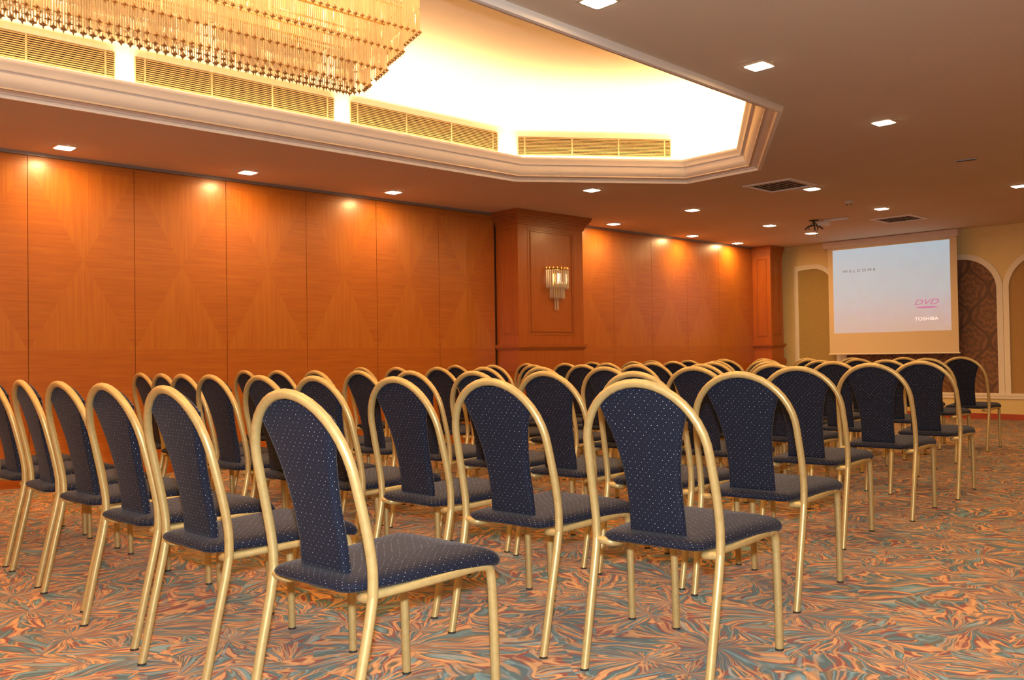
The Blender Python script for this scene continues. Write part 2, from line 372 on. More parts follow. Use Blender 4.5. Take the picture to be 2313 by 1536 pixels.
# grilles let into the frieze
def grille(a, b, z0, z1, label, n_mull=4):
    a, b = Vector((*a, 0)), Vector((*b, 0)); t = (b-a).normalized(); nrm = Vector((t.y, -t.x, 0)); ln = (b-a).length   # nrm points into the tray
    if nrm.dot(Vector((-4.65, 2, 0))-a) < 0: nrm = -nrm
    r = thing('air_grille', label, 'air vent', tuple(a), 0, 'air grilles round the ceiling tray')
    def pt(s, z, d): q = t*s+nrm*d; return (q.x, q.y, z)
    def bx(m, s0, s1, za, zb, d0, d1):
        m.add([pt(s0, za, d0), pt(s1, za, d0), pt(s1, zb, d0), pt(s0, zb, d0), pt(s0, za, d1), pt(s1, za, d1), pt(s1, zb, d1), pt(s0, zb, d1)],
              [(0, 1, 2, 3), (4, 7, 6, 5), (0, 4, 5, 1), (1, 5, 6, 2), (2, 6, 7, 3), (3, 7, 4, 0)])
    m = MB(); bx(m, 0, ln, z0, z1, 0.001, 0.004); m.build('backing', 'gdark', r)
    m = MB(); ns = 12; p = (z1-z0)/ns
    for k in range(ns): bx(m, 0.003, ln-0.003, z0+p*k+p*0.26, z0+p*k+p*0.74, 0.004, 0.020)
    m.build('slats', 'grille', r)
    m = MB()
    for s0, s1, za, zb in ((-0.006, ln+0.006, z0-0.006, z0), (-0.006, ln+0.006, z1, z1+0.006), (-0.006, 0.001, z0, z1), (ln-0.001, ln+0.006, z0, z1)): bx(m, s0, s1, za, zb, 0.0, 0.014)
    fr = m.build('frame', 'grille_frame', r)
    for k in range(n_mull):
        s = 0.06+(ln-0.12)*k/(n_mull-1); m = MB(); bx(m, s-0.006, s+0.006, z0, z1, 0.0, 0.02); m.build('mullion', 'grille_frame', fr)
    return r
GW = offset_poly(TRAY, 0.08)
g0, g1 = Vector(GW[1]), Vector(GW[0])                # long left wall of the tray, towards the screen
def on_left(y): f = (y-g0.y)/(g1.y-g0.y); q = g0+(g1-g0)*f; return (q.x, q.y)
for y0, y1, lb in ((0.68, 2.265, 'slatted air grille above the wood wall, nearest the camera, cut by the left frame edge'), (2.41, 3.985, 'long slatted air grille behind the right end of the crystal chandelier'),
                   (4.15, 5.765, 'slatted air grille on the long tray side, just before the tray corner')):
    grille(on_left(y0), on_left(y1), 2.915, 3.088, lb)
c0, c1 = Vector(GW[0]), Vector(GW[7]); tt = (c1-c0).normalized()
grille(tuple(c0+tt*0.09), tuple(c0+tt*1.60), 2.905, 3.072, 'slatted air grille on the slanting far side of the ceiling tray', 4)

# wood wall of tall panels
WALL_L = MB().box((-D-0.3, YB-0.2, 0), (-D-0.03, L+0.2, H)).build('wall_left', 'groove', kind='structure')
PW = 0.8359; S0 = 2.1427; S2 = 9.3186
def wall_panel(y0, y1):
    g = 0.0022; x0, x1 = -D-0.03, -D; zt = H-0.028
    m = MB(); ya, yb = y0+g, y1-g
    vs = [(x1, ya, 0.06), (x1, yb, 0.06), (x1, yb, zt), (x1, ya, zt), (x0, ya, 0.06), (x0, yb, 0.06), (x0, yb, zt), (x0, ya, zt)]
    m.add(vs, [(0, 1, 2, 3), (4, 7, 6, 5), (0, 4, 5, 1), (1, 5, 6, 2), (2, 6, 7, 3), (3, 7, 4, 0)], [(0, .06), (1, .06), (1, zt), (0, zt)]*2)
    return m.build('wall_panel', 'panel', WALL_L)
k = -8
while S0+k*PW < 7.1:
    y0 = S0+k*PW; y1 = min(y0+PW, 7.20); wall_panel(y0, y1); k += 1
y = S2-PW
for y0, y1 in ((8.30, S2-0.0), (S2, S2+PW), (S2+PW, S2+2*PW), (S2+2*PW, S2+3*PW), (S2+3*PW, 12.80)):
    wall_panel(y0, y1)
MB().box((-D-0.03, YB, 0), (-D+0.004, 12.8, 0.06)).build('baseboard_left', 'wood_h', kind='structure')
MB().box((-D-0.028, YB, H-0.026), (-D+0.012, 7.15, H)).box((-D-0.028, 8.33, H-0.026), (-D+0.012, 12.75, H)).build('trim_2', 'aluminium', kind='structure')

# cherry pilasters
def frame_mould(m, x, y0, y1, z0, z1, w=0.022, d=0.012, axis='x'):
    for (a0, a1, b0, b1) in ((y0, y1, z0, z0+w), (y0, y1, z1-w, z1), (y0, y0+w, z0+w, z1-w), (y1-w, y1, z0+w, z1-w)):
        if axis == 'x': m.box((x, a0, b0), (x+d, a1, b1))
        else: m.box((a0, x, b0), (a1, x-d, b1))
def pilaster(y0, y1, xf, label, ce=1.0):
    r = thing('wooden_pilaster', label, 'pilaster', (-D, (y0+y1)/2, 0), 0, 'cherry pilasters on the wood wall')
    ox, oy = -D, (y0+y1)/2; X = xf-ox; a, b = y0-oy, y1-oy
    MB().box((0.0, a, 0.0), (X, b, H-0.02)).build('body', 'wood_v', r)
    m = MB()                                           # crown: stacked, widening upwards
    for z0, z1, e in ((2.500, 2.515, 0.012), (2.515, 2.535, 0.018), (2.535, 2.555, 0.028), (2.555, 2.58, 0.044), (2.58, 2.61, 0.062), (2.61, 2.635, 0.080), (2.635, H-0.001, 0.088)):
        m.box((0.0, a-e*ce, z0), (X+e*ce, b+e*ce, z1))
    m.build('crown', 'wood_trim', r)
    m = MB()
    for z0, z1, e in ((1.045, 1.058, 0.012), (1.058, 1.075, 0.022), (1.075, 1.100, 0.034), (1.100, 1.110, 0.026)): m.box((0.0, a-e, z0), (X+e, b+e, z1))
    m.build('chair_rail', 'wood_trim', r)
    m = MB()
    for z0, z1, e in ((0.0, 0.78, 0.02), (0.78, 0.80, 0.026), (0.80, 0.835, 0.034), (0.835, 0.865, 0.028), (0.865, 0.878, 0.014)): m.box((0.0, a-e, z0), (X+e, b+e, z1))
    m.build('base', 'wood_trim', r)
    m = MB(); w = (b-a)
    frame_mould(m, X, a+0.12*w+0.02, b-0.12*w-0.02, 1.215, 2.475, 0.03, 0.004); frame_mould(m, X, a+0.15*w+0.03, b-0.15*w-0.03, 1.255, 2.44, 0.014, 0.011)
    m.build('panel_moulding', 'wood_trim', r)
    m = MB(); dd = X
    frame_mould(m, a, dd*0.22, dd*0.78, 1.23, 2.46, 0.016, 0.009, 'y'); m.build('side_moulding', 'wood_trim', r)
    return r
pilaster(7.19, 8.30, -7.45, 'wide cherry wood pilaster carrying the crystal wall lamp')
pilaster(12.78, 13.14, -7.50, 'narrow cherry wood pilaster in the far corner beside the cream wall', 0.35)

# end wall with arched fields
MB().box((-D-0.3, L, 0), (XR+0.2, L+0.2, H)).build('wall_far', 'cream', kind='structure')
MB().box((XR, YB-0.2, 0), (XR+0.2, L, H)).build('wall_right', 'cream', kind='structure')
MB().box((-D-0.3, YB-0.2, 0), (XR+0.2, YB, H)).build('wall_back', 'wood_v', kind='structure')
MB().box((-7.78, L-0.018, 0), (XR, L, 0.078)).build('baseboard_far', 'redbase', kind='structure')
m = MB()
for z0, z1, e in ((H-0.115, H-0.10, 0.012), (H-0.10, H-0.075, 0.02), (H-0.075, H-0.05, 0.042), (H-0.05, H-0.02, 0.066), (H-0.02, H-0.001, 0.085)): m.box((-7.80, L-e, z0), (XR, L, z1))
m.build('trim_3', 'cream', kind='structure')
m = MB().box((-7.80, L-0.03, 0.325), (XR, L, 0.362)); m.box((-7.80, L-0.02, 0.285), (XR, L, 0.325)); m.build('trim_4', 'trim', kind='structure')
def arch_outline(x0, x1, z0, zs, zt, r0, r1, n=14):
    """left/right corner radii r0, r1 (0 = square); springing at zs, flat top at zt"""
    P = [(x0, z0)]
    if r0 > 0:
        P += [(x0+r0*(1-math.cos(a)), zs+(zt-zs)*math.sin(a)) for a in [PI/2*k/n for k in range(n+1)]]
    else: P += [(x0, zt-0.02), (x0+0.1, zt-0.005), (x0+0.2, zt)]
    if r1 > 0: P += [(x1-r1*(1-math.cos(a)), zs+(zt-zs)*math.sin(a)) for a in [PI/2*k/n for k in range(n, -1, -1)]]
    else: P += [(x1, zt)]
    P += [(x1, z0)]
    return P
def arch(idx, x0, x1, zs, zt, r0, r1, matn, lb):
    z0 = 0.36; w = 0.075
    P = arch_outline(x0, x1, z0, zs, zt, r0, r1); O = arch_outline(x0-w, x1+w, z0, zs, zt+w, r0+w if r0 else 0, r1+w if r1 else 0)
    r = thing('wall_arch', lb, 'wall panel', (0, L, 0), 0, 'arched fields on the far wall')
    n = len(P); m = MB(); m.add([(x, -0.003, z) for x, z in P], [tuple(range(n))]); m.add([(x, -0.0005, z) for x, z in P], [tuple(range(n))]); m.build('infill', matn, r)
    m = MB(); rings = []
    for q, d in ((O, 0.0), (O, -0.014), (P, -0.022), (P, 0.0)): rings.append([(x, d, z) for x, z in q])
    m.loft(rings, False, False); m.build('arch_trim', 'trim', r)
arch(1, -7.356, -6.72, 1.86, 2.285, 0.0, 0.36, 'olive', 'olive cloth field in ivory trim beside the corner pilaster')
arch(2, -6.56, -4.39, 1.80, 2.235, 0.46, 0.46, 'damask', 'wide brown damask arch behind the projection screen')
arch(3, -4.235, -2.05, 1.80, 2.235, 0.46, 0.46, 'ochre', 'plain ochre arch right of the damask arch, cut by the right frame edge')

# ------------------------------------------------------------------ projection screen
SY = L-0.20
scr = thing('projection_screen', 'pull-down projection screen lit with a pale start picture, on the far wall', 'projector screen', (0, SY, 0))
m = MB(); prof = [(-0.05, 2.655), (-0.055, 2.645), (-0.055, 2.57), (-0.045, 2.555), (0.045, 2.555), (0.05, 2.57), (0.05, 2.655)]
m.loft([[(x, y, z) for y, z in prof] for x in (-6.79, -4.80)]); m.build('casing', 'casing', scr)
for x in (-6.797, -4.80): MB().box((x, -0.058, 2.55), (x+0.007, 0.052, 2.657)).build('end_cap', 'casing', scr)
MB().box((-6.74, -0.004, 0.93), (-4.83, 0.0, 2.56)).build('screen_cloth', 'screen', scr)
MB().tube([(-6.755, -0.002, 0.925), (-4.815, -0.002, 0.925)], 0.011, 10).build('bottom_bar', 'trim', scr)
pic = MB().box((-6.66, -0.0062, 1.243), (-4.925, -0.0042, 2.522)).build('projected_picture', 'pic', scr)
def word(txt, name, x0, x1, z, hgt, mat, parent, shear=0.0, space=1.0):
    cu = bpy.data.curves.new(name, 'FONT'); cu.body = txt; cu.size = 1.0; cu.extrude = 0.0; cu.shear = shear; cu.space_character = space
    tmp = bpy.data.objects.new(name, cu); COL.objects.link(tmp); dg = bpy.context.evaluated_depsgraph_get()
    me = bpy.data.meshes.new_from_object(tmp.evaluated_get(dg)); bpy.data.objects.remove(tmp)
    xs = [v.co.x for v in me.vertices]; ys = [v.co.y for v in me.vertices]
    kx = (x1-x0)/(max(xs)-min(xs)); ky = hgt/(max(ys)-min(ys)); mx, my = min(xs), min(ys)
    for v in me.vertices: v.co = (x0+(v.co.x-mx)*kx, 0.0, z+(v.co.y-my)*ky)
    me.materials.clear(); me.materials.append(MAT[mat]); me.name = name
    o = bpy.data.objects.new(name, me); COL.objects.link(o); o.parent = parent; o.location = (0, -0.0075, 0); return o
word('WELCOME', 'welcome_text', -6.505, -5.99, 2.165, 0.040, 'greyglow', pic, 0, 1.5)
word('DVD', 'dvd_logo', -5.43, -5.085, 1.620, 0.075, 'pinkglow', pic, 0.35)
m = MB(); n = 28; m.add([(-5.262+0.155*math.cos(2*PI*i/n), -0.0075, 1.582+0.012*math.sin(2*PI*i/n)) for i in range(n)], [tuple(range(n))]); m.build('logo_disc', 'pinkglow', pic)
word('TOSHIBA', 'maker_text', -5.43, -5.10, 1.395, 0.048, 'whiteglow', pic)

# ------------------------------------------------------------------ recessed ceiling lamps
lamp0 = None
lights = [((-7.46, 2.31), 'square ceiling lamp over the wood wall, nearest the left frame edge'),
          ((-7.44, 3.84), 'square ceiling lamp over the wood wall, second from the left frame edge'),
          ((-7.42, 5.42), 'square ceiling lamp over the wood wall, third from the left, before the pilaster'),
          ((-6.07, 6.92), 'square ceiling lamp just below the far corner of the ceiling tray'),
          ((-7.48, 8.94), 'ceiling lamp close to the wood wall, first past the wide pilaster'),
          ((-6.175, 8.815), 'ceiling lamp of the second row, above right of the first one past the pilaster'),
          ((-7.547, 10.76), 'ceiling lamp close to the wood wall, second past the wide pilaster'),
          ((-6.29, 10.72), 'ceiling lamp of the second row, left of the ceiling bracket with cables'),
          ((-7.624, 12.05), 'ceiling lamp close to the wood wall, farthest, by the corner pilaster'),
          ((-4.584, 8.66), 'ceiling lamp touching the right corner of the nearer square ceiling vent'),
          ((-4.70, 10.54), 'ceiling lamp just above the farther square ceiling vent'),
          ((-6.328, 11.91), 'ceiling lamp right below the ceiling bracket with cables'),
          ((-2.797, 4.685), 'large looking square ceiling lamp right of the moulded tray edge'),
          ((-2.893, 6.554), 'square ceiling lamp at right, below and beyond the largest looking one'),
          ((-2.78, 3.24), 'ceiling lamp cut by the top frame edge'),
          ((-3.113, 10.233), 'ceiling lamp cut by the right frame edge')]
unseen_fill = [(-7.46, 0.8), (-7.46, -0.8), (-7.46, -2.6), (-2.75, 1.6), (-2.75, 0.0), (-2.75, -1.8), (-1.2, 3.0), (-1.2, 6.0), (-1.2, 9.5), (-1.2, 0.0), (0.6, 1.6), (0.6, 5.5), (0.6, 9.0), (-1.3, -2.6)]  # lights added out of view for fill, without fixtures
def make_lamp(x, y, label):
    r = thing('ceiling_lamp', label, 'ceiling lamp', (x, y, H), 0, 'recessed square ceiling lamps')
    m = MB(); a, b = 0.078, 0.064; rings = []
    for q, z in ((a, 0.0), (a, -0.006), (b, -0.010), (b, 0.0)): rings.append([(-q, -q, z), (q, -q, z), (q, q, z), (-q, q, z)])
    m.loft(rings, True, False); fr = m.build('frame', 'lampframe', r)
    n = []; q = 0.0635; c = 0.016
    for sx, sy, a0 in ((1, 1, 0), (-1, 1, 90), (-1, -1, 180), (1, -1, 270)):
        for kk in range(5): an = math.radians(a0+kk*22.5); n.append((sx*(q-c)+c*math.cos(an), sy*(q-c)+c*math.sin(an)))
    m = MB(); m.loft([[(x_, y_, -0.001) for x_, y_ in n], [(x_, y_, -0.012) for x_, y_ in n], [(x_*0.8, y_*0.8, -0.016) for x_, y_ in n]]); m.build('glass', 'lamp', r)
    for sx in (-1, 1):
        MB().box((sx*0.078, -0.012, -0.004), (sx*0.092, 0.012, 0.0)).build('clip', 'lampframe', fr)
    return r
def lamp_light(x, y, k=1.0):
    area('lamp_light', (x, y, H-0.018), 0.10, 0.10, DOWN_W*k, DOWN_COL)
for (x, y), lb in lights:
    if lamp0 is None: lamp0 = make_lamp(x, y, lb)
    else:
        r = copy_thing(lamp0); r.location = (x, y, H); r['label'] = lb
    lamp_light(x, y)
for x, y in unseen_fill: lamp_light(x, y)

# ------------------------------------------------------------------ ceiling vents, sensor, bracket
def ceiling_vent(cx, cy, s, label):
    r = thing('ceiling_vent', label, 'ceiling vent', (cx, cy, H), 0, 'square ceiling vents')
    m = MB(); rings = []; h = s/2
    for q, z in ((h, 0.0), (h, -0.010), (h-0.035, -0.014), (h-0.04, -0.002)): rings.append([(-q, -q, z), (q, -q, z), (q, q, z), (-q, q, z)])
    m.loft(rings, True, False); m.build('frame', 'mould', r)
    q = h-0.04; MB().box((-q, -q, -0.003), (q, q, -0.001)).build('backing', 'dark', r)
    m = MB(); nb = 8
    for k in range(nb):
        x = -q+(k+0.5)*2*q/nb; m.add([(x+0.016, -q, -0.013), (x+0.016, q, -0.013), (x-0.010, q, -0.005), (x-0.010, -q, -0.005), (x+0.016, -q, -0.011), (x+0.016, q, -0.011), (x-0.010, q, -0.003), (x-0.010, -q, -0.003)],
                                   [(0, 1, 2, 3), (4, 7, 6, 5), (0, 4, 5, 1), (1, 5, 6, 2), (2, 6, 7, 3), (3, 7, 4, 0)])
    m.build('slats', 'mould', r); return r
ceiling_vent(-4.71, 8.24, 0.53, 'square slatted ceiling vent nearer the ceiling tray')
ceiling_vent(-4.93, 11.56, 0.53, 'square slatted ceiling vent nearer the projection screen')
sd = thing('smoke_detector', 'small round white detector between the two ceiling vents', 'smoke detector', (-4.72, 9.75, H))
n = 20; m = MB(); m.loft([[(q*math.cos(2*PI*i/n), q*math.sin(2*PI*i/n), z) for i in range(n)] for q, z in ((0.05, 0.0), (0.05, -0.018), (0.038, -0.03), (0.02, -0.034))]); m.build('housing', 'ceil', sd, smooth=40)
for dx in (-0.022, 0.022): MB().tube([(dx, 0, -0.03), (dx, 0, -0.042)], 0.010, 8).build('sensor', 'black', sd)
sp = thing('ceiling_slot', 'small dark rectangular plate on the ceiling at upper right', 'ceiling plate', (-2.999, 8.451, H), math.radians(10))
MB().box((-0.085, -0.025, -0.008), (0.085, 0.025, 0.0)).build('plate', 'steel', sp); MB().box((-0.075, -0.017, -0.010), (0.075, 0.017, -0.008)).build('opening', 'black', sp)
br = thing('ceiling_bracket', 'black projector bracket with dangling cables hanging from the ceiling', 'ceiling bracket', (-5.70, 10.80, H))
n = 16; m = MB(); m.loft([[(q*math.cos(2*PI*i/n), q*math.sin(2*PI*i/n), z) for i in range(n)] for q, z in ((0.06, 0.0), (0.06, -0.01), (0.02, -0.014))]); m.build('mounting_plate', 'black', br)
MB().tube([(0, 0, -0.01), (0, 0, -0.07)], 0.014, 10).build('stem', 'black', br)
for ax, ay in ((-0.10, -0.05), (0.09, -0.06), (-0.04, 0.10), (0.08, 0.08)): MB().tube([(0, 0, -0.065), (ax*0.6, ay*0.6, -0.075), (ax, ay, -0.115)], 0.009, 8).build('arm', 'black', br)
for sd_, ln in ((0.03, 0.23), (-0.06, 0.12)):
    MB().tube([(sd_*0.3, 0.0, -0.02), (sd_, 0.02, -0.06), (sd_*1.5, 0.01, -0.10), (sd_*1.2, -0.01, -ln*0.8), (sd_*0.9, -0.01, -ln)], 0.004, 6).build('cable', 'black', br)
MB().box((0.03, 0.02, -0.075), (0.16, 0.12, -0.03)).build('junction_box', 'white', br)
m = MB(); m.box((0.10, 0.06, -0.022), (0.42, 0.10, -0.001)); m.build('cable_duct', 'white', br)

# ------------------------------------------------------------------ crystal wall lamp on the pilaster
ws = thing('crystal_wall_lamp', 'three-tiered crystal wall lamp with brass top on the wide pilaster', 'wall lamp', (-7.4385, 7.80, 1.75))
def half_ring(m, rad, z0, z1, n, rr=0.008):
    for i in range(n):
        a = -PI/2+PI*i/(n-1); x = 0.012+rad*math.cos(a)*0.7; yy = rad*math.sin(a)
        m.loft([[(x+q*rr*math.cos(2*PI*j/6), yy+q*rr*math.sin(2*PI*j/6), z) for j in range(6)] for q, z in ((1, z1), (1, z0+0.018), (0.15, z0))])
m = MB(); half_ring(m, 0.165, 0.015, 0.245, 17, 0.0095); m.build('upper_crystals', 'clear', ws)
m = MB(); half_ring(m, 0.105, -0.105, 0.10, 11, 0.0095); m.build('middle_crystals', 'clear', ws)
m = MB(); half_ring(m, 0.022, -0.245, -0.05, 3, 0.009); m.build('lower_crystals', 'clear', ws)
m = MB(); n = 18
m.tube([(0.010+0.165*math.cos(-PI/2+PI*i/n)*0.7, 0.165*math.sin(-PI/2+PI*i/n), 0.245) for i in range(n+1)], 0.011, 8)
for i in range(0, n+1, 2): a = -PI/2+PI*i/n; m.tube([(0.01+0.165*math.cos(a)*0.7, 0.165*math.sin(a), 0.245), (0.01+0.165*math.cos(a)*0.7, 0.165*math.sin(a), 0.272)], 0.009, 6)
m.build('brass_rim', 'brass', ws)
MB().box((-0.011, -0.05, -0.06), (0.006, 0.05, 0.24)).build('back_plate', 'brass', ws)
MB().tube([(0.05, 0.0, 0.08), (0.05, 0.0, 0.20)], 0.018, 10).build('bulb', emis('warm_bulb', (1.0, 0.72, 0.38), 9.0), ws)

# ------------------------------------------------------------------ chandelier
ch = thing('crystal_chandelier', 'huge tiered rectangular crystal chandelier hanging inside the lit ceiling tray', 'chandelier', (-4.52, 1.75, ZT))
yc = 1.75; hw0, hl0 = 0.32, 1.525; ins = 0.07
zb = [2.895, 2.783, 2.675, 2.589, 2.570]; zt_ = [3.47, 3.05, 2.95, 2.86, 2.80]
def ring_poly(hw, hl): return [(hw, -hl), (hw, hl), (0, hl+0.28*hw), (-hw, hl), (-hw, -hl), (0, -hl-0.28*hw)]     # long box with blunt pointed ends
def ring_pts(hw, hl, sp):
    out = []; Q = ring_poly(hw, hl)
    for a, b in zip(Q, Q[1:]+Q[:1]):
        n = max(1, round(math.dist(a, b)/sp)); out += [(a[0]+(b[0]-a[0])*i/n, a[1]+(b[1]-a[1])*i/n) for i in range(n)]
    return out
for k in range(5):
    hw, hl = hw0-ins*k, hl0-ins*k; m = MB(); ms = MB(); z0, z1 = zb[k]-ZT, zt_[k]-ZT
    for i, (x, y) in enumerate(ring_pts(hw, hl, 0.0125)):
        jx = random.uniform(-0.0015, 0.0015); rr = 0.0032
        segs = 4 if k == 0 else 2
        for q in range(segs):
            za = z0+(z1-z0)*q/segs; zz = z0+(z1-z0)*(q+1)/segs; ph = random.random()*2
            m.loft([[(x+jx+rr*s_*math.cos(ph+2*PI*j/4), y+rr*s_*math.sin(ph+2*PI*j/4), z) for j in range(4)] for s_, z in ((0.5, za+0.003), (1, za+0.012), (1, zz-0.012), (0.5, zz-0.003))])
    for i, (x, y) in enumerate(ring_pts(hw, hl, 0.045)):
        s_ = 0.021; tn = 0.0075; z = z0+0.004
        lx, ly = (0, 1) if abs(abs(x)-hw) < 1e-6 else (1, 0)
        for a in range(3):                                   # a six-pointed jack: three crossed spindles
            dv = [(lx, ly, 0), (0, 0, 1), (ly, lx, 0)][a]; dv = Vector(dv); p0 = Vector((x, y, z)); o1 = dv.orthogonal().normalized()*tn; o2 = dv.cross(o1).normalized()*tn
            vs = [p0+dv*s_, p0-dv*s_, p0+o1, p0+o2, p0-o1, p0-o2]
            ms.add(vs, [(0, 2, 3), (0, 3, 4), (0, 4, 5), (0, 5, 2), (1, 3, 2), (1, 4, 3), (1, 5, 4), (1, 2, 5)])
    cc = m.build('crystal_curtain', 'crystal', ch, kind='stuff'); ms.build('brass_stars', 'star', cc, kind='stuff')
m = MB()
for k in range(5):
    hw, hl = hw0-ins*k, hl0-ins*k; z = zt_[k]-ZT
    Q = ring_poly(hw-0.006, hl-0.006); m.tube([(x, y, z) for x, y in Q+Q[:2]], 0.006, 6)
m.box((-hw0-0.02, -hl0-0.02, -0.03), (hw0+0.02, hl0+0.02, 0.0)); m.build('frame', 'brass', ch)
for i in range(6):
    pl = bpy.data.lights.new('chandelier_bulb_light', 'POINT'); pl.energy = 9.0; pl.color = (1.0, 0.66, 0.32); pl.shadow_soft_size = 0.03
    o = bpy.data.objects.new('chandelier_bulb_light', pl); COL.objects.link(o); o.location = (-4.52, yc-1.1+i*0.44, 3.2)

# ------------------------------------------------------------------ the chair
WK, ZK, WR, YR, ZTOP, YTOP, WF, YF = 0.2146, 0.396, 0.211, -0.086, 0.9065-0.0135, -0.104, 0.191, 0.453
RT = 0.0135
def back_y(z):
    P = [(0.0, -0.086), (0.2, -0.043), (0.34, -0.011), (0.40, 0.0), (0.46, -0.001), (0.52, -0.010), (0.60, -0.027), (0.69, -0.048), (0.80, -0.076), (0.92, -0.108)]
    for (a, ya), (b, yb) in zip(P, P[1:]):
        if z <= b: f = (z-a)/(b-a); return ya+(yb-ya)*f
    return P[-1][1]
def smooth_path(P, n=3):
    P = [Vector(p) for p in P]
    for _ in range(n):
        Q = [P[0]]
        for a, b in zip(P, P[1:]): Q += [a*0.75+b*0.25, a*0.25+b*0.75]
        P = Q+[P[-1]]
    return P
def make_chair():
    r = thing('banquet_chair', 'x', 'chair', (0, 0, 0), 0, 'banquet chairs set out in rows')
    # arch tube
    ZC, RA = ZTOP-0.2105, 0.2105
    pts = []
    for k in range(9): z = ZK+(ZC-ZK)*k/8; pts.append((-(WK+(RA-WK)*k/8)-0.004*math.sin(PI*k/8), back_y(z), z))
    for k in range(1, 20): a = PI-PI*k/20; pts.append((RA*math.cos(a), back_y(ZC+RA*math.sin(a)), ZC+RA*math.sin(a)))
    for k in range(8, -1, -1): z = ZK+(ZC-ZK)*k/8; pts.append((WK+(RA-WK)*k/8+0.004*math.sin(PI*k/8), back_y(z), z))
    MB().tube(pts, RT, 12, False).build('back_frame', 'gold', r, smooth=60)
    for s in (-1, 1):
        P = [(s*(WR+(WK-WR)*k/6), back_y(ZK*k/6), ZK*k/6 if k else 0.004) for k in range(7)]
        lg = MB().tube(P, RT, 12).build('leg', 'gold', r, smooth=60)
        MB().tube([(s*WR, YR, 0.0), (s*WR, YR, 0.007)], RT+0.0006, 12).build('foot_cap', 'foot', lg)
        # front leg, bent under the seat
        P = smooth_path([(s*WF, YF, 0.0), (s*WF, YF-0.004, 0.20), (s*WF, YF-0.010, 0.345), (s*WF, YF-0.020, 0.392), (s*WF, YF-0.066, 0.397)], 3); P[0].z = 0.004
        lg = MB().tube(P, RT, 12).build('leg', 'gold', r, smooth=60)
        MB().tube([(s*WF, YF, 0.0), (s*WF, YF, 0.007)], RT+0.0006, 12).build('foot_cap', 'foot', lg)
        # side rail running back to the rear tube
        P = smooth_path([(s*WF, YF-0.062, 0.397), (s*WF, 0.25, 0.394), (s*0.175, 0.13, 0.388), (s*0.158, 0.06, 0.383), (s*0.156, 0.012, 0.384), (s*0.172, -0.002, 0.389), (s*(WK-0.003), 0.0, 0.392)], 3)
        MB().tube(P, RT*0.93, 10).build('seat_rail', 'gold', r, smooth=60)
    # seat cushion
    def seat_loop(e, z, front=0.0):
        P = []; hb, hf, yb, yf = 0.174, 0.210, -0.044, 0.485
        for cx, cy, rad, a0 in ((hf, yf, 0.05, 0), (-hf, yf, 0.05, 90), (-hb, yb, 0.045, 180), (hb, yb, 0.045, 270)):
            sx, sy = (1 if cx > 0 else -1), (1 if cy > 0.2 else -1)
            for k in range(6):
                a = math.radians(a0+18*k); nx, ny = math.cos(a), math.sin(a)
                x = cx-sx*rad+(rad+e)*nx; y = cy-sy*rad+(rad+e)*ny
                P.append((x, y, z, nx, ny))
        return P
    layers = [(-0.030, 0.400, -0.04), (-0.006, 0.401, -0.010), (0.0, 0.410, 0.0), (0.002, 0.420, 0.010), (-0.002, 0.432, 0.022), (-0.012, 0.441, 0.036), (-0.032, 0.446, 0.058), (-0.07, 0.4495, 0.096), (-0.13, 0.4515, 0.156)]
    rings, uvs = [], []
    for e, z, d in layers:
        rg, uv = [], []
        for x, y, zz, nx, ny in seat_loop(0, z):
            cx, cy = x*(1+e/0.20), 0.225+(y-0.225)*(1+e/0.26)
            dr = 0.026*max(0.0, (cy-0.36)/0.13)**2 if z > 0.40 else 0.018*max(0.0, (cy-0.36)/0.13)**2     # waterfall front
            zc = zz-dr
            if zz > 0.402: zc -= (zz-0.402)*0.38*max(0.0, 1-max(cy, 0.0)/0.40)
            if cy > 0.36 and zz <= 0.43: zc = zz-dr*1.0
            rg.append((cx, cy, zc+0.002)); uv.append((x-nx*d+3.0, y-ny*d+3.0) if False else (x*(1+(-d)/0.20)+3.0, 0.225+(y-0.225)*(1-d/0.26)+3.0))
        rings.append(rg); uvs.append(uv)
    m = MB(); m.loft(rings, True, True, uvs); m.build('seat', 'fabric', r, smooth=50)
    # backrest pad: follows the arch at the top, narrows to a waist
    half = [(0.434, 0.094), (0.50, 0.092), (0.56, 0.092), (0.615, 0.095), (0.66, 0.101), (0.70, 0.109), (0.74, 0.119), (0.77, 0.130), (0.795, 0.139), (0.818, 0.147)]
    top = []
    a0 = math.acos(0.150/0.206)
    z_c = ZTOP-0.2085
    for k in range(13):
        a = a0+(PI-2*a0)*k/12; top.append((0.206*math.cos(a), z_c+0.206*math.sin(a)))
    outline = [(w_, z) for z, w_ in half]+top+[(-w_, z) for z, w_ in reversed(half)]
    # subdivide bottom edge for a neat inset
    cx, cz = 0.0, 0.64
    def inset(P, e):
        n = len(P); out = []
        for i in range(n):
            a, b, c = Vector(P[i-1]), Vector(P[i]), Vector(P[(i+1) % n]); t1 = (b-a).normalized(); t2 = (c-b).normalized()
            n1 = Vector((t1.y, -t1.x)); n2 = Vector((t2.y, -t2.x)); mm = (n1+n2); mm = mm/max(1e-6, mm.length); kk = e/max(0.45, mm.dot(n1)); out.append((b.x-mm.x*kk, b.y-mm.y*kk))
        return out
    def pad_y(z): return back_y(z)+0.004
    T = 0.032
    lay = [(0.012, 0.000), (0.004, 0.001), (0.0, 0.006), (-0.001, 0.5*T), (0.0, T-0.010), (0.006, T-0.003), (0.016, T)]
    rings, uvs = [], []
    acc = 0.0; prev = None
